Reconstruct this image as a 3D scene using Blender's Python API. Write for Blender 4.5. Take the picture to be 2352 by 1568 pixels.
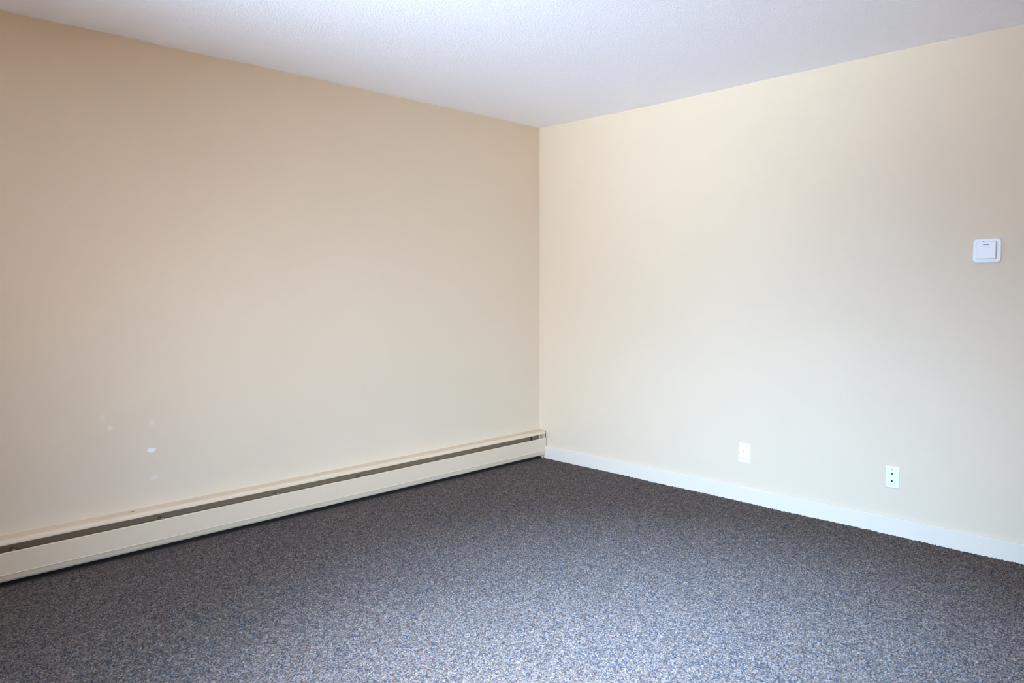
import bpy, math, random
import numpy as np
from mathutils import Matrix, Vector

sc = bpy.context.scene
C = sc.collection
for o in list(bpy.data.objects):
    bpy.data.objects.remove(o)

# ------------------------------------------------------------------ camera
RX, RY, H = 5.9, 5.4, 2.44          # room size: corner of the photo is the origin, room lies in -x, -y
F_PX = 1682.0
cam_d = bpy.data.cameras.new('camera')
cam = bpy.data.objects.new('camera', cam_d)
C.objects.link(cam)
cam_d.sensor_width = 36.0
cam_d.lens = F_PX * 36.0 / 2352.0
cam_d.clip_start = 0.02
r_ = Vector((0.71268894, -0.70147576, -0.00249606))
u_ = Vector((0.05301586, 0.05031455, 0.9973253))
f_ = Vector((0.69947394, 0.71091504, -0.07304797))
m = Matrix((r_, u_, -f_)).transposed().to_4x4()
m.translation = Vector((-3.98658, -3.75686, 1.27284))
cam.matrix_world = m
sc.camera = cam

# ------------------------------------------------------------------ view, world, lights
sc.view_settings.view_transform = 'Standard'
sc.view_settings.look = 'None'
sc.view_settings.gamma = 1.0
sc.view_settings.use_curve_mapping = False
sc.view_settings.exposure = 0.0
sc.cycles.max_bounces = 12
sc.cycles.diffuse_bounces = 8

w = bpy.data.worlds.new('sky')
sc.world = w
w.use_nodes = True
w.node_tree.nodes['Background'].inputs[0].default_value = (0.55, 0.72, 1.0, 1)
w.node_tree.nodes['Background'].inputs[1].default_value = 0.3


def area(name, loc, size, direction, rgb, spread=180.0):
    """daylight standing in a window opening / added fill light: rgb is power in watts per channel"""
    d = bpy.data.lights.new(name, 'AREA')
    d.shape = 'RECTANGLE'
    d.size, d.size_y = size
    k = max(rgb)
    d.color = tuple(c / k for c in rgb)
    d.energy = k
    d.spread = math.radians(spread)
    o = bpy.data.objects.new(name, d)
    C.objects.link(o)
    o.location = loc
    o.rotation_euler = Vector(direction).to_track_quat('-Z', 'Y').to_euler()
    return o


# window openings (wall, centre along wall, z0, z1, width); they are behind the camera
WINDOWS = [('side', -2.2, 0.85, 2.15, 1.6), ('near', -4.4, 0.85, 2.15, 1.5), ('near', -2.2, 0.85, 2.15, 1.5)]


def aim(a, b):
    return tuple(b[i] - a[i] for i in range(3))


# daylight as narrow aimed beams from side and back windows, plus added corner fill
PS, PN = (-5.8, -2.2, 1.5), (-4.4, -5.3, 1.5)
area('side_window_ground_light', PS, (1, 1), aim(PS, (-3.2, -1.8, 2.44)), (19.0, 24.5, 32.5), 45)
area('side_window_sky_light', PS, (1, 1), aim(PS, (0.0, -1.6, 0.45)), (15.0, 24.6, 39.0), 74)
area('side_window_sky_light_low', PS, (1, 1), aim(PS, (-2.0, -2.2, 0.0)), (6.5, 10.6, 17.0), 45)
area('corner_fill_light', PS, (1, 1), aim(PS, (0.0, 0.0, 1.2)), (5.0, 4.0, 2.8), 45)  # added warm beam that brightens the corner
area('back_window_sky_light', PN, (1, 1), aim(PN, (-2.0, -2.2, 0.0)), (24.6, 37.6, 57.7), 60)
# added fill lights built as ceiling lamps, out of view above and behind the camera
FILL_LAMPS = [((-3.3, -3.3), 0.90, (390, 385, 391), 50), ((-1.9, -2.4), 0.30, (19.0, 31.0, 50.0), 75),
         ((-2.6, -2.1), 0.30, (5.5, 7.0, 9.5), 45)]
for (lx, ly), ls, lp, lspr in FILL_LAMPS:
    area('ceiling_fill_light', (lx, ly, 2.36), (ls, ls), (0, 0, -1), lp, lspr)


# ------------------------------------------------------------------ helpers
def mat(name, color, rough=0.6, spec=0.3):
    mt = bpy.data.materials.new(name)
    mt.use_nodes = True
    b = mt.node_tree.nodes['Principled BSDF']
    b.inputs['Base Color'].default_value = (*color, 1)
    b.inputs['Roughness'].default_value = rough
    b.inputs['Specular IOR Level'].default_value = spec
    return mt, mt.node_tree, b


def nd(t, typ, **kw):
    n = t.nodes.new(typ)
    for k, v in kw.items():
        if k.startswith('i_'):
            n.inputs[int(k[2:])].default_value = v
        else:
            setattr(n, k, v)
    return n


def bump(t, b, scale, strength, dist, detail=3.0, vec=None, typ='noise'):
    tc = nd(t, 'ShaderNodeNewGeometry')
    n = nd(t, 'ShaderNodeTexNoise')
    n.inputs['Scale'].default_value = scale
    n.inputs['Detail'].default_value = detail
    t.links.new(tc.outputs['Position'], n.inputs['Vector'])
    bp = nd(t, 'ShaderNodeBump')
    bp.inputs['Strength'].default_value = strength
    bp.inputs['Distance'].default_value = dist
    t.links.new(n.outputs['Fac'], bp.inputs['Height'])
    t.links.new(bp.outputs['Normal'], b.inputs['Normal'])
    return n, bp


def mesh_obj(name, verts, faces, material, parent=None, smooth=False):
    me = bpy.data.meshes.new(name)
    me.from_pydata([tuple(v) for v in verts], [], faces)
    me.validate()
    me.update()
    if smooth:
        me.polygons.foreach_set('use_smooth', [True] * len(me.polygons))
    if material:
        me.materials.append(material)
    o = bpy.data.objects.new(name, me)
    C.objects.link(o)
    if parent is not None:
        o.parent = parent
        o.matrix_parent_inverse = parent.matrix_world.inverted()
    return o


class MB:
    """collects simple solids into one mesh"""
    def __init__(s):
        s.v, s.f = [], []

    def add(s, v, f):
        b = len(s.v)
        s.v += [tuple(x) for x in v]
        s.f += [tuple(i + b for i in q) for q in f]
        return s

    def box(s, x0, x1, y0, y1, z0, z1):
        x0, x1 = sorted((x0, x1)); y0, y1 = sorted((y0, y1)); z0, z1 = sorted((z0, z1))
        v = [(x0, y0, z0), (x1, y0, z0), (x1, y1, z0), (x0, y1, z0),
             (x0, y0, z1), (x1, y0, z1), (x1, y1, z1), (x0, y1, z1)]
        f = [(0, 3, 2, 1), (4, 5, 6, 7), (0, 1, 5, 4), (1, 2, 6, 5), (2, 3, 7, 6), (3, 0, 4, 7)]
        return s.add(v, f)

    def sheet_x(s, prof, x0, x1, th):
        """folded sheet metal: an open (y, z) profile of thickness th run from x0 to x1"""
        n = len(prof)
        off = []
        for i in range(n):
            a = Vector(prof[max(i - 1, 0)]); b = Vector(prof[min(i + 1, n - 1)])
            t = (b - a).normalized()
            off.append((prof[i][0] + t.y * th, prof[i][1] - t.x * th))
        loop = list(prof) + off[::-1]
        k = len(loop)
        v = [(x0, y, z) for y, z in loop] + [(x1, y, z) for y, z in loop]
        f = [(i, (i + 1) % k, (i + 1) % k + k, i + k) for i in range(k)]
        for i in range(n - 1):
            f.append((i, k - 1 - i, k - 2 - i, i + 1))
            f.append((i + k, i + 1 + k, 2 * k - 2 - i, 2 * k - 1 - i))
        return s.add(v, f)

    def prism(s, outline, axis, a0, a1):
        """closed outline (2D) extruded along axis 'x' (outline in y,z) """
        k = len(outline)
        mk = (lambda p, a: (a, p[0], p[1])) if axis == 'x' else (lambda p, a: (p[0], a, p[1]))
        v = [mk(p, a0) for p in outline] + [mk(p, a1) for p in outline]
        f = [(i, (i + 1) % k, (i + 1) % k + k, i + k) for i in range(k)]
        f.append(tuple(range(k - 1, -1, -1)))
        f.append(tuple(range(k, 2 * k)))
        return s.add(v, f)

    def build(s, name, material, parent=None, smooth=False, bevel=0.0, seg=2):
        o = mesh_obj(name, s.v, s.f, material, parent, smooth)
        import bmesh
        bm = bmesh.new(); bm.from_mesh(o.data)
        bmesh.ops.recalc_face_normals(bm, faces=bm.faces)
        if bevel:
            es = [e for e in bm.edges if len(e.link_faces) == 2 and e.calc_face_angle(0) > 0.6]
            bmesh.ops.bevel(bm, geom=es, offset=bevel, segments=seg, affect='EDGES', profile=0.5)
        bm.to_mesh(o.data); bm.free()
        return o


def struct(o, label=None):
    o['kind'] = 'structure'
    if label:
        o['label'] = label
    return o


def thing(name, loc, label, cat, group=None):
    o = bpy.data.objects.new(name, None)
    o.empty_display_size = 0.05
    C.objects.link(o)
    o.location = loc
    o['label'] = label
    o['category'] = cat
    if group:
        o['group'] = group
    bpy.context.view_layer.update()
    return o


# ------------------------------------------------------------------ materials
WALL = (0.682, 0.552, 0.392)


def wall_paint(name, marks=()):
    mt, t, b = mat(name, WALL, 0.55, 0.25)
    geo = nd(t, 'ShaderNodeNewGeometry')
    # faint roller mottling of the paint
    n = nd(t, 'ShaderNodeTexNoise')
    n.inputs['Scale'].default_value = 2.2
    n.inputs['Detail'].default_value = 4
    t.links.new(geo.outputs['Position'], n.inputs['Vector'])
    mx = nd(t, 'ShaderNodeMix', data_type='RGBA')
    mx.inputs[6].default_value = (WALL[0] * .975, WALL[1] * .975, WALL[2] * .97, 1)
    mx.inputs[7].default_value = (WALL[0] * 1.025, WALL[1] * 1.025, WALL[2] * 1.03, 1)
    t.links.new(n.outputs['Fac'], mx.inputs[0])
    col = mx.outputs[2]
    # pale filler spots left on the paint
    for (x, z, rx, rz, k) in marks:
        sb = nd(t, 'ShaderNodeVectorMath', operation='SUBTRACT')
        sb.inputs[1].default_value = (x, 0, z)
        t.links.new(geo.outputs['Position'], sb.inputs[0])
        ml = nd(t, 'ShaderNodeVectorMath', operation='MULTIPLY')
        ml.inputs[1].default_value = (1 / rx, 0, 1 / rz)
        t.links.new(sb.outputs[0], ml.inputs[0])
        nn = nd(t, 'ShaderNodeTexNoise')
        nn.inputs['Scale'].default_value = 60
        t.links.new(geo.outputs['Position'], nn.inputs['Vector'])
        ln = nd(t, 'ShaderNodeVectorMath', operation='LENGTH')
        t.links.new(ml.outputs[0], ln.inputs[0])
        ad = nd(t, 'ShaderNodeMath', operation='MULTIPLY_ADD')
        ad.inputs[1].default_value = 0.9
        t.links.new(nn.outputs['Fac'], ad.inputs[0])
        t.links.new(ln.outputs['Value'], ad.inputs[2])
        mr = nd(t, 'ShaderNodeMapRange')
        mr.inputs['From Min'].default_value = 1.0
        mr.inputs['From Max'].default_value = 1.75
        mr.inputs['To Min'].default_value = k
        mr.inputs['To Max'].default_value = 0.0
        t.links.new(ad.outputs[0], mr.inputs['Value'])
        m2 = nd(t, 'ShaderNodeMix', data_type='RGBA')
        m2.inputs[7].default_value = (0.86, 0.80, 0.78, 1)
        t.links.new(mr.outputs[0], m2.inputs[0])
        t.links.new(col, m2.inputs[6])
        col = m2.outputs[2]
    t.links.new(col, b.inputs['Base Color'])
    bump(t, b, 170.0, 0.25, 0.0015, 2.0)
    return mt


M = {}
M['wall_l'] = wall_paint('beige_wall_paint_marked', [
    (-2.766, 0.486, 0.020, 0.011, 0.85), (-2.945, 0.619, 0.013, 0.012, 0.35), (-2.757, 0.620, 0.015, 0.013, 0.2),
    (-2.757, 0.349, 0.022, 0.010, 0.32), (-2.975, 0.668, 0.012, 0.022, 0.15)])
M['wall'] = wall_paint('beige_wall_paint')
M['ceiling'], t, b = mat('ceiling_texture_paint', (0.94, 0.95, 0.985), 0.85, 0.1)
bump(t, b, 120.0, 0.75, 0.003, 5.0)
M['trim'], t, b = mat('painted_trim', (0.72, 0.62, 0.49), 0.45, 0.35)
bump(t, b, 40.0, 0.1, 0.001)
M['enamel'], t, b = mat('cream_heater_enamel', (0.70, 0.545, 0.37), 0.42, 0.4)
n, _ = bump(t, b, 14.0, 0.08, 0.002)
M['inner'], t, b = mat('shaded_inner_metal', (0.31, 0.195, 0.105), 0.6, 0.3)  # shade inside the slot is put into this brown
bump(t, b, 30.0, 0.2, 0.001)
M['dark'], t, b = mat('dark_hole_and_shade', (0.02, 0.02, 0.02), 0.7, 0.2)  # for jack holes and the painted shadows beside the brackets
M['shade_mark'], t, b = mat('dark_shade_and_marks', (0.060, 0.046, 0.038), 0.9, 0.05)  # for painted shade under and beside the heater, holes and small marks
M['plastic'], t, b = mat('white_plastic', (0.86, 0.85, 0.84), 0.35, 0.45)
bump(t, b, 200.0, 0.03, 0.0005)
M['thermo'], t, b = mat('thermostat_plastic', (0.79, 0.765, 0.715), 0.4, 0.4)
bump(t, b, 200.0, 0.03, 0.0005)
M['plate'], t, b = mat('jack_plate_plastic', (0.79, 0.77, 0.76), 0.35, 0.45)
M['lever'], t, b = mat('grey_lever_plastic', (0.20, 0.23, 0.24), 0.5, 0.2)
M['ink'], t, b = mat('grey_blue_print', (0.16, 0.17, 0.28), 0.6, 0.2)
M['faint'], t, b = mat('faint_print', (0.66, 0.68, 0.72), 0.6, 0.2)
M['screw'], t, b = mat('screw_metal', (0.35, 0.38, 0.38), 0.35, 0.5)
b.inputs['Metallic'].default_value = 0.6
M['tube'], t, b = mat('aluminium', (0.5, 0.5, 0.5), 0.4, 0.5)
b.inputs['Metallic'].default_value = 0.8


def carpet():
    mt, t, b = mat('flecked_loop_carpet', (0.2, 0.2, 0.2), 0.95, 0.05)
    geo = nd(t, 'ShaderNodeNewGeometry')
    # fleck colour, one per yarn tip; the tips are stretched and bent by a little noise
    dn = nd(t, 'ShaderNodeTexNoise')
    dn.inputs['Scale'].default_value = 120.0
    dn.inputs['Detail'].default_value = 2.0
    t.links.new(geo.outputs['Position'], dn.inputs['Vector'])
    ds = nd(t, 'ShaderNodeVectorMath', operation='SCALE')
    ds.inputs['Scale'].default_value = 0.008
    t.links.new(dn.outputs['Color'], ds.inputs[0])
    av = nd(t, 'ShaderNodeVectorMath', operation='ADD')
    t.links.new(geo.outputs['Position'], av.inputs[0])
    t.links.new(ds.outputs[0], av.inputs[1])
    v = nd(t, 'ShaderNodeTexVoronoi')
    v.inputs['Scale'].default_value = 185.0
    t.links.new(av.outputs[0], v.inputs['Vector'])
    wn = nd(t, 'ShaderNodeSeparateColor')
    t.links.new(v.outputs['Color'], wn.inputs[0])
    cr = nd(t, 'ShaderNodeValToRGB')
    cr.color_ramp.interpolation = 'CONSTANT'
    stops = CARPET_STOPS
    els = cr.color_ramp.elements
    els[0].position, els[0].color = stops[0][0], (*stops[0][1], 1)
    els[1].position, els[1].color = stops[1][0], (*stops[1][1], 1)
    for p, c in stops[2:]:
        e = els.new(p)
        e.color = (*c, 1)
    t.links.new(wn.outputs[0], cr.inputs[0])
    # dark gaps between tufts and pale tips, finer than the flecks
    n = nd(t, 'ShaderNodeTexNoise')
    n.inputs['Scale'].default_value = 185.0
    n.inputs['Detail'].default_value = 3.0
    t.links.new(geo.outputs['Position'], n.inputs['Vector'])
    mr = nd(t, 'ShaderNodeMapRange')
    mr.inputs['From Min'].default_value = 0.36
    mr.inputs['From Max'].default_value = 0.66
    mr.inputs['To Min'].default_value = 0.50
    mr.inputs['To Max'].default_value = 1.30
    t.links.new(n.outputs['Fac'], mr.inputs['Value'])
    # broader cloudiness where tufts of one dye gather
    n2 = nd(t, 'ShaderNodeTexNoise')
    n2.inputs['Scale'].default_value = 24.0
    n2.inputs['Detail'].default_value = 3.0
    t.links.new(geo.outputs['Position'], n2.inputs['Vector'])
    mr2 = nd(t, 'ShaderNodeMapRange')
    mr2.inputs['From Min'].default_value = 0.3
    mr2.inputs['From Max'].default_value = 0.7
    mr2.inputs['To Min'].default_value = 0.88
    mr2.inputs['To Max'].default_value = 1.12
    t.links.new(n2.outputs['Fac'], mr2.inputs['Value'])
    mm = nd(t, 'ShaderNodeMath', operation='MULTIPLY')
    t.links.new(mr.outputs[0], mm.inputs[0])
    t.links.new(mr2.outputs[0], mm.inputs[1])
    ml = nd(t, 'ShaderNodeVectorMath', operation='SCALE')
    t.links.new(cr.outputs['Color'], ml.inputs[0])
    t.links.new(mm.outputs[0], ml.inputs['Scale'])
    t.links.new(ml.outputs[0], b.inputs['Base Color'])
    return mt


CARPET_STOPS = [(0.0, (0.050, 0.050, 0.064)), (0.13, (0.046, 0.060, 0.062)), (0.19, (0.112, 0.050, 0.048)),
                (0.200, (0.098, 0.071, 0.056)), (0.38, (0.128, 0.097, 0.078)), (0.60, (0.154, 0.120, 0.099)),
                (0.84, (0.192, 0.158, 0.139))]
M['carpet'] = carpet()

# ------------------------------------------------------------------ room shell
T = 0.12
floor = struct(MB().box(-RX - T, T, -RY - T, T, -0.12, -0.006).build('floor', M['carpet']),
               'wall to wall loop carpet flecked grey, blue and brown')

# the carpet pile: a dense field of loops with real relief
step = 0.0058
nx, ny = int(RX / step) + 1, int(RY / step) + 1
rng = np.random.default_rng(5)
gx = np.linspace(-RX, 0, nx)
gy = np.linspace(-RY, 0, ny)
X, Y = np.meshgrid(gx, gy)
X = X + rng.uniform(-.35, .35, X.shape) * step
Y = Y + rng.uniform(-.35, .35, Y.shape) * step
hz = rng.random(X.shape) ** 1.3
Z = (hz - 0.55) * 0.0055
Z += 0.0012 * np.sin(X * 9 + 1.3) * np.sin(Y * 7.3)
X = np.clip(X, -RX, 0); Y = np.clip(Y, -RY, 0)
co = np.stack([X, Y, Z], -1).reshape(-1, 3).astype(np.float32)
idx = np.arange(nx * ny, dtype=np.int32).reshape(ny, nx)
q = np.stack([idx[:-1, :-1], idx[:-1, 1:], idx[1:, 1:], idx[1:, :-1]], -1).reshape(-1, 4)
me = bpy.data.meshes.new('carpet_pile')
me.vertices.add(len(co)); me.vertices.foreach_set('co', co.ravel())
me.loops.add(q.size); me.loops.foreach_set('vertex_index', q.ravel())
me.polygons.add(len(q))
me.polygons.foreach_set('loop_start', np.arange(0, q.size, 4, dtype=np.int32))
me.polygons.foreach_set('use_smooth', np.ones(len(q), dtype=bool))
me.update()
me.materials.append(M['carpet'])
pile = bpy.data.objects.new('carpet_pile', me)
C.objects.link(pile)
pile.parent = floor
pile['kind'] = 'stuff'


def wall_with_openings(name, axis, pos, a0, a1, openings, material, outward):
    """slab wall on plane axis=pos; openings are (centre, width, z0, z1)"""
    mb = MB()
    z0, z1 = -0.12, H + 0.14
    p0, p1 = pos, pos + outward * T

    def bx(u0, u1, w0, w1):
        if u1 - u0 < 1e-4 or w1 - w0 < 1e-4:
            return
        if axis == 'x':
            mb.box(p0, p1, u0, u1, w0, w1)
        else:
            mb.box(u0, u1, p0, p1, w0, w1)
    u = a0
    for (c, wd, o0, o1) in sorted(openings):
        bx(u, c - wd / 2, z0, z1)
        bx(c - wd / 2, c + wd / 2, z0, o0)
        bx(c - wd / 2, c + wd / 2, o1, z1)
        u = c + wd / 2
    bx(u, a1, z0, z1)
    return struct(mb.build(name, material))


wl = wall_with_openings('wall_left', 'y', 0.0, -RX, 0.0, [], M['wall_l'], 1)
wr = wall_with_openings('wall_right', 'x', 0.0, -RY, T, [], M['wall'], 1)
OPEN_NEAR = [(c, wd, a, b2) for (s, c, a, b2, wd) in WINDOWS if s == 'near']
OPEN_FAR = [(c, wd, a, b2) for (s, c, a, b2, wd) in WINDOWS if s == 'side']
wn_ = wall_with_openings('wall_back', 'y', -RY, -RX, T, OPEN_NEAR, M['wall'], -1)
ws_ = wall_with_openings('wall_side', 'x', -RX, -RY - T, T, OPEN_FAR, M['wall'], -1)
wl['label'] = 'warm beige painted wall above the long baseboard heater, with pale filler spots'
wr['label'] = 'beige painted wall with the thermostat and two socket plates'
wn_['label'] = 'beige painted wall behind the camera'
ws_['label'] = 'beige painted side wall behind the camera'

# ceiling: slightly uneven, textured board; its edges wander by a few millimetres along the walls
LEFT_DEV = [(-5.6, 0), (-3.3, -.002), (-2.86, .001), (-2.75, .003), (-2.63, -.002), (-2.24, .002), (-1.95, .003),
            (-1.44, .003), (-1.04, .001), (-.44, .004), (0, 0)]
RIGHT_DEV = [(-5.6, 0), (-3.2, 0), (-2.97, -.002), (-2.77, .001), (-2.52, .004), (-2.1, .001), (-1.6, -.002),
             (-1.0, -.009), (-.79, -.009), (-.58, -.005), (-.42, -.005), (0, 0)]
cx = np.unique(np.concatenate([np.linspace(-RX - .02, -0.3, 90), np.linspace(-0.3, 0.02, 16)]))
cy = np.unique(np.concatenate([np.linspace(-RY - .02, -0.3, 240), np.linspace(-0.3, 0.02, 16)]))
cx = np.unique(np.round(np.concatenate([cx[cx < -4.2], np.arange(-4.2, 0, 0.03), [-.01, 0, .02]]), 5))
cy = np.unique(np.round(np.concatenate([cy[cy < -4.0], np.arange(-4.0, 0, 0.03), [-.01, 0, .02]]), 5))
CXg, CYg = np.meshgrid(cx, cy)
rng = np.random.default_rng(11)
ld = np.interp(CXg, *zip(*LEFT_DEV)) * np.clip(1 + CYg / 0.5, 0, 1)
rd = np.interp(CYg, *zip(*RIGHT_DEV)) * np.clip(1 + CXg / 0.9, 0, 1)
edge = (np.abs(CXg) < 0.012) | (np.abs(CYg) < 0.012)
CZg = H + ld + rd + rng.uniform(-.0015, .0015, CXg.shape) * edge
ncx, ncy = len(cx), len(cy)
v = np.stack([CXg, CYg, CZg], -1).reshape(-1, 3)
idx = np.arange(ncx * ncy).reshape(ncy, ncx)
qf = np.stack([idx[:-1, :-1], idx[1:, :-1], idx[1:, 1:], idx[:-1, 1:]], -1).reshape(-1, 4).tolist()
ring = list(idx[0, :]) + list(idx[1:, -1]) + list(idx[-1, -2::-1]) + list(idx[-2:0:-1, 0])
nb = len(v)
top = v[ring].copy(); top[:, 2] = H + 0.12
v = np.concatenate([v, top])
k = len(ring)
for i in range(k):
    j = (i + 1) % k
    qf.append([int(ring[j]), int(ring[i]), nb + i, nb + j])
qf.append([nb + i for i in range(k)])
ceiling = struct(mesh_obj('ceiling', v, qf, M['ceiling'], smooth=True), 'white fine textured ceiling')

# baseboard along the right wall, starting at the heater
BT, BZ = 0.012, 0.0907
prof = [(0.0, -0.006), (-BT, -0.006), (-BT, BZ - 0.003), (-BT + 0.003, BZ), (0.0, BZ)]
mb = MB().prism(prof, 'y', -0.060, -RY)
bb = struct(mb.build('baseboard_right', M['trim']), 'white painted flat baseboard under the socket plates')
MB().prism([(0.0, BZ - 0.001), (-BT + 0.0035, BZ - 0.001), (-BT + 0.0035, BZ + 0.0004), (0.0, BZ + 0.003)], 'y', -0.060, -RY) \
    .build('caulk_bead', M['trim'], bb)
prof = [(-RX, -0.006), (-RX + BT, -0.006), (-RX + BT, BZ - 0.003), (-RX + BT - 0.003, BZ), (-RX, BZ)]
struct(MB().prism(prof, 'y', -RY, -0.085).build('baseboard_side', M['trim']))

# ------------------------------------------------------------------ baseboard heater
X0, X1 = -4.6, -0.010
ht = thing('baseboard_heater', ((X0 + X1) / 2, -0.035, 0.0),
           'long cream metal baseboard heater with an open top slot along the left wall', 'heater')
S0, S1 = -1.888, -1.789             # splice cover
D = 0.070


def arc(cy_, cz_, r, a0, a1, n):
    return [(cy_ + r * math.cos(math.radians(a0 + (a1 - a0) * i / n)),
             cz_ + r * math.sin(math.radians(a0 + (a1 - a0) * i / n))) for i in range(n + 1)]


def hood(d=0.0):
    return [(0.0 - 0.001, 0.2075 + d)] + arc(-0.052, 0.1865 + d, 0.0185 + d, 84, 180, 9) + \
        [(-0.0705 - d, 0.1850), (-0.0640 - d, 0.1835)]


def panel(d=0.0):
    return [(-0.0620, 0.1485), (-0.0640 - d, 0.1515 + d), (-0.0690 - d, 0.1515 + d), (-0.0708 - d, 0.1490), (-0.0708 - d, 0.0600),
            (-0.0722 - d, 0.0575), (-0.0722 - d, 0.0555), (-0.0700 - d, 0.0535), (-0.0655 - d, 0.0345 - d), (-0.0655 - d, 0.0325 - d),
            (-0.0560, 0.0325 - d)]


MB().box(X0, X1, -0.003, -0.0005, 0.012, 0.2055).build('back_plate', M['inner'], ht)
o = MB().sheet_x(hood(), X0, X1, 0.0011).build('top_hood', M['enamel'], ht)
pA = MB().sheet_x(panel(), X0, S0 + 0.03, 0.0011).build('front_panel', M['enamel'], ht)
pB = MB().sheet_x(panel(), S0 + 0.034, -0.060, 0.0011).build('front_panel', M['enamel'], ht)
sp = MB().sheet_x(panel(0.0024), S0, S1, 0.0011).build('splice_cover', M['enamel'], ht)
sp['label'] = 'short proud cover plate over the joint of the front panels'
sh = MB().sheet_x(hood(0.0018), S0, S1, 0.0011).build('hood_joint', M['enamel'], ht)
# end cap by the corner: its own slightly proud panel, two side flanges and an end plate
EC0 = -0.099
ec = MB().sheet_x(panel(0.0024), EC0, X1, 0.0012).build('end_cap', M['enamel'], ht)
fl = MB()
fl.box(X1 - 0.0035, X1 - 0.0015, -0.0690, -0.003, -0.004, 0.151)
fl.box(X1 - 0.0025, X1 - 0.0012, -0.0655, -0.003, 0.151, 0.2035)
fl.box(X1 - 0.0235, X1 - 0.0215, -0.0640, -0.054, -0.004, 0.120)
fl.build('end_flange', M['enamel'], ec)
MB().box(-0.0085, -0.0002, -0.064, -0.004, 0.094, 0.199).build('gap_shade', M['shade_mark'], ec)  # dark block painting in the shade of the gap to the right wall
# partitions near the corner that show in the slot
MB().box(-0.1010, -0.0985, -0.0140, -0.0035, 0.06, 0.200).build('partition', M['shade_mark'], ht)
MB().box(-0.0670, -0.0630, -0.0605, -0.0540, 0.06, 0.1860).build('post', M['enamel'], ht)
# brackets: small bent clips whose tips peep over the front panel
for xb in (-3.355, -2.742, -2.138, -1.606, -0.997, -0.395, -3.95, -4.5):
    cb = MB()
    cb.prism([(-0.0035, 0.060), (-0.0035, 0.150), (-0.020, 0.1515), (-0.046, 0.1515), (-0.050, 0.1570), (-0.055, 0.1570), (-0.0575, 0.148), (-0.0575, 0.144), (-0.020, 0.1445), (-0.008, 0.142), (-0.008, 0.060)], 'x', xb - 0.010, xb + 0.003)
    cb.build('bracket', M['inner'], ht)
    MB().box(xb + 0.006, xb + 0.022, -0.060, -0.036, 0.1405, 0.1450).build('bracket_shade', M['dark'], ht)  # dark box painted as the shadow right of the bracket
# element: pipe with square fins
mb = MB()
nf = 24
for i in range(nf):
    a0 = 2 * math.pi * i / nf
ring_ = [(-0.032 + 0.011 * math.cos(2 * math.pi * i / 16), 0.095 + 0.011 * math.sin(2 * math.pi * i / 16)) for i in range(16)]
MB().prism(ring_, 'x', X0 + 0.02, -0.10).build('heating_pipe', M['tube'], ht, smooth=False)
mb = MB()
xf = X0 + 0.12
while xf < -0.2:
    mb.box(xf, xf + 0.0006, -0.058, -0.008, 0.068, 0.124)
    xf += 0.009
fo = mb.build('fins', M['tube'], ht)
fo['kind'] = 'stuff'
# little marks: rivet hole, two rivet bumps, paint drip, nick
def disc(name, x, y, z, r, th, material, parent, n=12, axis='y'):
    """small domed disc facing -y at (x, y, z)"""
    v, f = [], []
    rings = [(1.0, 0.0), (1.0, 0.5), (0.7, 0.9), (0.0, 1.0)]
    for (rr, hh) in rings[:-1]:
        for i in range(n):
            a = 2 * math.pi * i / n
            v.append((x + r * rr * math.cos(a), y - th * hh, z + r * rr * math.sin(a)))
    v.append((x, y - th, z))
    for k_ in range(2):
        for i in range(n):
            j = (i + 1) % n
            f.append((k_ * n + i, k_ * n + j, (k_ + 1) * n + j, (k_ + 1) * n + i))
    for i in range(n):
        f.append((2 * n + i, 2 * n + (i + 1) % n, 3 * n))
    f.append(tuple(range(n - 1, -1, -1)))
    return mesh_obj(name, v, f, material, parent, smooth=False)


MB().box(S1 + 0.0001, S1 + 0.0016, -0.0712, -0.0700, 0.0565, 0.1500).build('seam_shade', M['inner'], ht)  # dark strip painting in the shade line along the splice cover's edge
disc('rivet_hole', -2.014, -0.0707, 0.127, 0.0030, 0.0004, M['shade_mark'], pA)
disc('rivet', -1.876, -0.0732, 0.112, 0.0045, 0.0022, M['enamel'], sp)
disc('rivet', -1.797, -0.0732, 0.120, 0.0050, 0.0030, M['enamel'], sp)
M['paint_drip'], t, b = mat('white_paint_drip', (0.85, 0.84, 0.82), 0.4)
disc('paint_drip', -2.411, -0.0705, 0.1915, 0.0050, 0.0010, M['paint_drip'], o)
MB().box(-2.875, -2.862, -0.024, -0.018, 0.2068, 0.2078).build('scratch', M['shade_mark'], o)
# dark strip under the heater, painting in the shade of the gap
MB().box(X0, X1, -0.060, -0.0005, -0.003, 0.004).build('shade_strip', M['shade_mark'], ht)


# ------------------------------------------------------------------ socket plates on the right wall (facing -x)
def rrect(w_, h_, r, n=5):
    pts = []
    for (cx_, cz_, a0) in ((w_ / 2 - r, h_ / 2 - r, 0), (-w_ / 2 + r, h_ / 2 - r, 90), (-w_ / 2 + r, -h_ / 2 + r, 180), (w_ / 2 - r, -h_ / 2 + r, 270)):
        for i in range(n + 1):
            a = math.radians(a0 + 90 * i / n)
            pts.append((cx_ + r * math.cos(a), cz_ + r * math.sin(a)))
    return pts


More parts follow.
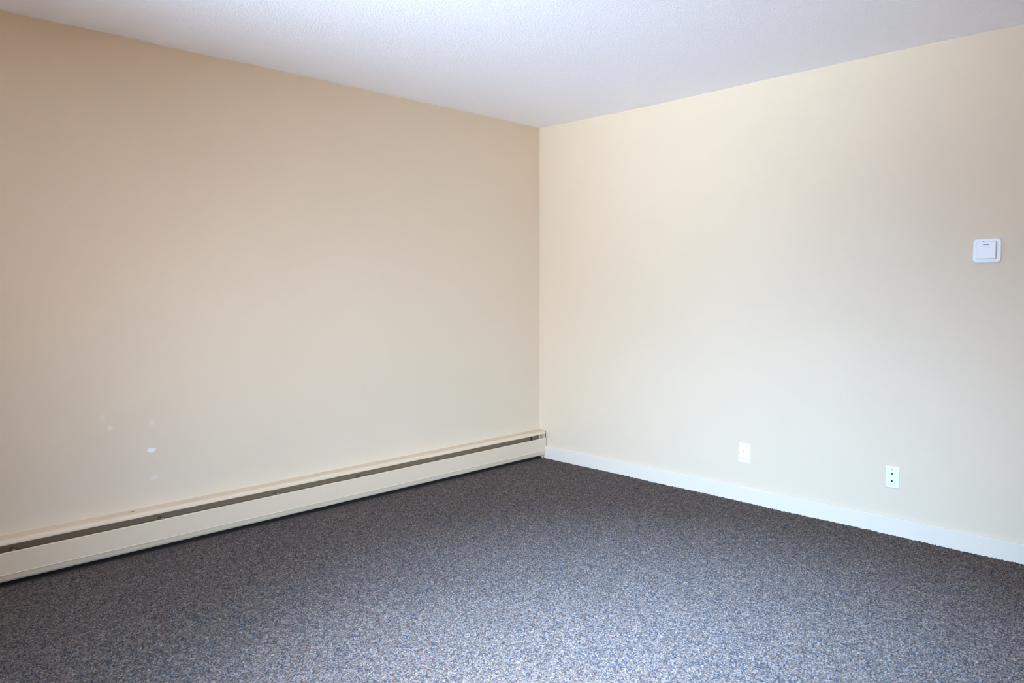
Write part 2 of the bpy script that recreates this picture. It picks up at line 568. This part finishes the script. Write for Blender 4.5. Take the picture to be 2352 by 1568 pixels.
def plate(name, cy_, cz_, w_, h_, r, levels, material, parent, n=5, pts=None):
    """stack of outlines facing -x: levels = [(x offset from wall, inset)...], closed front"""
    v, f = [], []
    k_ = None
    for (dx, ins) in levels:
        pp = rrect(w_ - 2 * ins, h_ - 2 * ins, max(r - ins * 0.6, 0.0003), n) if pts is None else [(p[0] * (1 - ins), p[1] * (1 - ins)) for p in pts]
        k_ = len(pp)
        v += [(-dx, cy_ + p[0], cz_ + p[1]) for p in pp]
    for l in range(len(levels) - 1):
        for i in range(k_):
            j = (i + 1) % k_
            f.append((l * k_ + i, (l + 1) * k_ + i, (l + 1) * k_ + j, l * k_ + j))
    f.append(tuple(range(k_)))
    b0 = (len(levels) - 1) * k_
    f.append(tuple(b0 + i for i in range(k_ - 1, -1, -1)))
    mb_ = MB().add(v, f)
    return mb_.build(name, material, parent)


# left plate: duplex receptacle
oy, oz = -1.669, 0.293
ou = thing('power_outlet', (-0.001, oy, oz), 'white duplex power outlet with two grounded sockets, the plate nearer the corner', 'outlet')
pl = plate('cover_plate', oy, oz, 0.074, 0.117, 0.003, [(0.0, 0), (0.0022, 0), (0.0045, 0.0016), (0.0050, 0.004)], M['plastic'], ou)
for s in (1, -1):
    zc = oz + s * 0.0195
    oct_ = [(0.0172, -0.0085), (0.0172, 0.0085), (0.0105, 0.0140), (-0.0105, 0.0140), (-0.0172, 0.0085), (-0.0172, -0.0085), (-0.0105, -0.0140), (0.0105, -0.0140)]
    so = plate('socket', oy, zc, 0, 0, 0, [(0.0045, 0), (0.0066, 0), (0.0071, 0.03)], M['plastic'], ou, pts=oct_[::-1][::-1])
    MB().box(-0.0072, -0.0068, oy + 0.0052, oy + 0.0072, zc - 0.0010, zc + 0.0068).build('socket_slot', M['faint_slot'] if 'faint_slot' in M else M['screw'], so)
    MB().box(-0.0072, -0.0068, oy - 0.0070, oy - 0.0052, zc - 0.0002, zc + 0.0062).build('socket_slot', M['screw'], so)
    g = [(0.0027 * math.cos(a * math.pi / 6), 0.0027 * math.sin(a * math.pi / 6)) for a in range(12)]
    plate('ground_hole', oy, zc - 0.0082, 0, 0, 0, [(0.0068, 0), (0.0073, 0)], M['shade_mark'], so, pts=g)
g = [(0.0028 * math.cos(a * math.pi / 6), 0.0028 * math.sin(a * math.pi / 6)) for a in range(12)]
plate('screw', oy, oz, 0, 0, 0, [(0.0045, 0), (0.0058, 0), (0.0061, 0.2)], M['plastic'], ou, pts=g)

# right plate: two small jacks
jy, jz = -2.489, 0.2985
jp = thing('jack_plate', (-0.001, jy, jz), 'white wall plate with two small dark jack holes, below the thermostat', 'wall plate')
plate('cover_plate', jy, jz, 0.068, 0.112, 0.002, [(0.0, 0), (0.0030, 0), (0.0062, 0.0030), (0.0066, 0.0045)], M['plate'], jp)
for zc in (jz + 0.0195, jz - 0.0180):
    heart = [(0.0052, 0.0040), (0.0020, 0.0046), (-0.0012, 0.0032), (-0.0040, 0.0030), (-0.0050, 0.0005), (-0.0030, -0.0035), (0.0002, -0.0062), (0.0030, -0.0035), (0.0048, 0.0)]
    fr = [(0.0085 * math.cos(a * math.pi / 8), 0.0085 * math.sin(a * math.pi / 8)) for a in range(16)]
    jk = plate('jack', jy, zc, 0, 0, 0, [(0.0062, 0), (0.0070, 0.05)], M['plate'], jp, pts=fr)
    plate('jack_hole', jy, zc, 0, 0, 0, [(0.0066, 0), (0.0073, 0)], M['dark'], jk, pts=heart)
g = [(0.0030 * math.cos(a * math.pi / 6), 0.0030 * math.sin(a * math.pi / 6)) for a in range(12)]
s1 = plate('screw', jy, jz + 0.0415, 0, 0, 0, [(0.0062, 0), (0.0074, 0), (0.0078, 0.2)], M['screw'], jp, pts=g)
s1['label'] = 'bare grey metal screw'
plate('screw', jy, jz - 0.0435, 0, 0, 0, [(0.0062, 0), (0.0072, 0), (0.0075, 0.2)], M['plastic'], jp, pts=g)

# thermostat
ty, tz = -2.8635, 1.4398
th = thing('thermostat', (-0.001, ty, tz), 'small square white thermostat with rounded corners high on the right wall', 'thermostat')
bp_ = plate('back_plate', ty, tz, 0.116, 0.114, 0.018, [(0.0, 0), (0.0050, 0), (0.0080, 0.0015), (0.0095, 0.004)], M['thermo'], th, n=8)
bd = plate('body', ty, tz + 0.0006, 0.081, 0.080, 0.003, [(0.0085, -0.0012), (0.0105, 0), (0.0250, 0.0012), (0.0265, 0.0028)], M['thermo'], th, n=4)
fx = -0.0266
# a small illegible printed maker's mark: grey-blue strokes with two ascenders
mk = MB()
yy = ty + 0.0118
for (dy, wd, z0_, z1_) in ((0.0, .0046, 0, .0036), (.0052, .0030, 0, .0032), (.0088, .0018, 0, .0056), (.0112, .0034, 0, .0034), (.0152, .0030, 0, .0034), (.0188, .0040, 0, .0040), (.0222, .0012, .001, .0085)):
    mk.box(fx - 0.0002, fx + 0.0003, yy - dy, yy - dy - wd, tz + 0.0255 + z0_, tz + 0.0255 + z1_)
mk.box(fx - 0.0002, fx + 0.0003, yy, yy - 0.0235, tz + 0.0263, tz + 0.0275)
mk.build('printed_mark', M['ink'], bd)
mk = MB()
for i in range(9):
    mk.box(fx - 0.0002, fx + 0.0003, ty + 0.0125 - i * .0036, ty + 0.0125 - i * .0036 - .0026, tz + 0.0135, tz + 0.0160)
mk.build('printed_line', M['faint'], bd)
MB().box(-0.0160, -0.0098, ty + 0.0175, ty + 0.0125, tz + 0.0400, tz + 0.0430).build('lever', M['lever'], th)

# ------------------------------------------------------------------ housings of the added fill lamps (out of the picture)
M['fill_lamp_white'], t, b = mat('fill_lamp_housing', (0.8, 0.8, 0.8), 0.4, 0.4)
for (lx, ly), ls, lp, lspr in FILL_LAMPS:
    hs = ls / 2
    cl = thing('added_fill_light', (lx, ly, H), 'added flush white %s fill light panel %s' % (
        ('large square', 'behind the camera') if ls > .5 else ('small square', 'nearer the right wall') if lx > -2 else ('small square', 'nearer the left wall')),
        'ceiling light')
    MB().box(lx - hs - .02, lx + hs + .02, ly - hs - .02, ly + hs + .02, 2.395, 2.441).build('housing', M['fill_lamp_white'], cl, bevel=.004)
    MB().box(lx - hs, lx + hs, ly - hs, ly + hs, 2.375, 2.396).build('diffuser', M['plastic'], cl, bevel=.004)

# ------------------------------------------------------------------ windows behind the camera
M['frame'], t, b = mat('white_window_frame', (0.8, 0.8, 0.8), 0.4, 0.4)
for i, (side, c, z0, z1, wd) in enumerate(WINDOWS):
    mb = MB()
    fw = 0.05

    def fb(u0, u1, w0, w1, d0=0.03, d1=0.09):
        if side == 'near':
            mb.box(u0, u1, -RY - d1, -RY - d0, w0, w1)
        else:
            mb.box(-RX - d1, -RX - d0, u0, u1, w0, w1)
    fb(c - wd / 2, c - wd / 2 + fw, z0, z1); fb(c + wd / 2 - fw, c + wd / 2, z0, z1)
    fb(c - wd / 2 + fw, c + wd / 2 - fw, z0, z0 + fw); fb(c - wd / 2 + fw, c + wd / 2 - fw, z1 - fw, z1)
    fb(c - 0.02, c + 0.02, z0 + fw, z1 - fw)
    struct(mb.build('window_%d' % (i + 1), M['frame']), 'white framed window behind the camera')
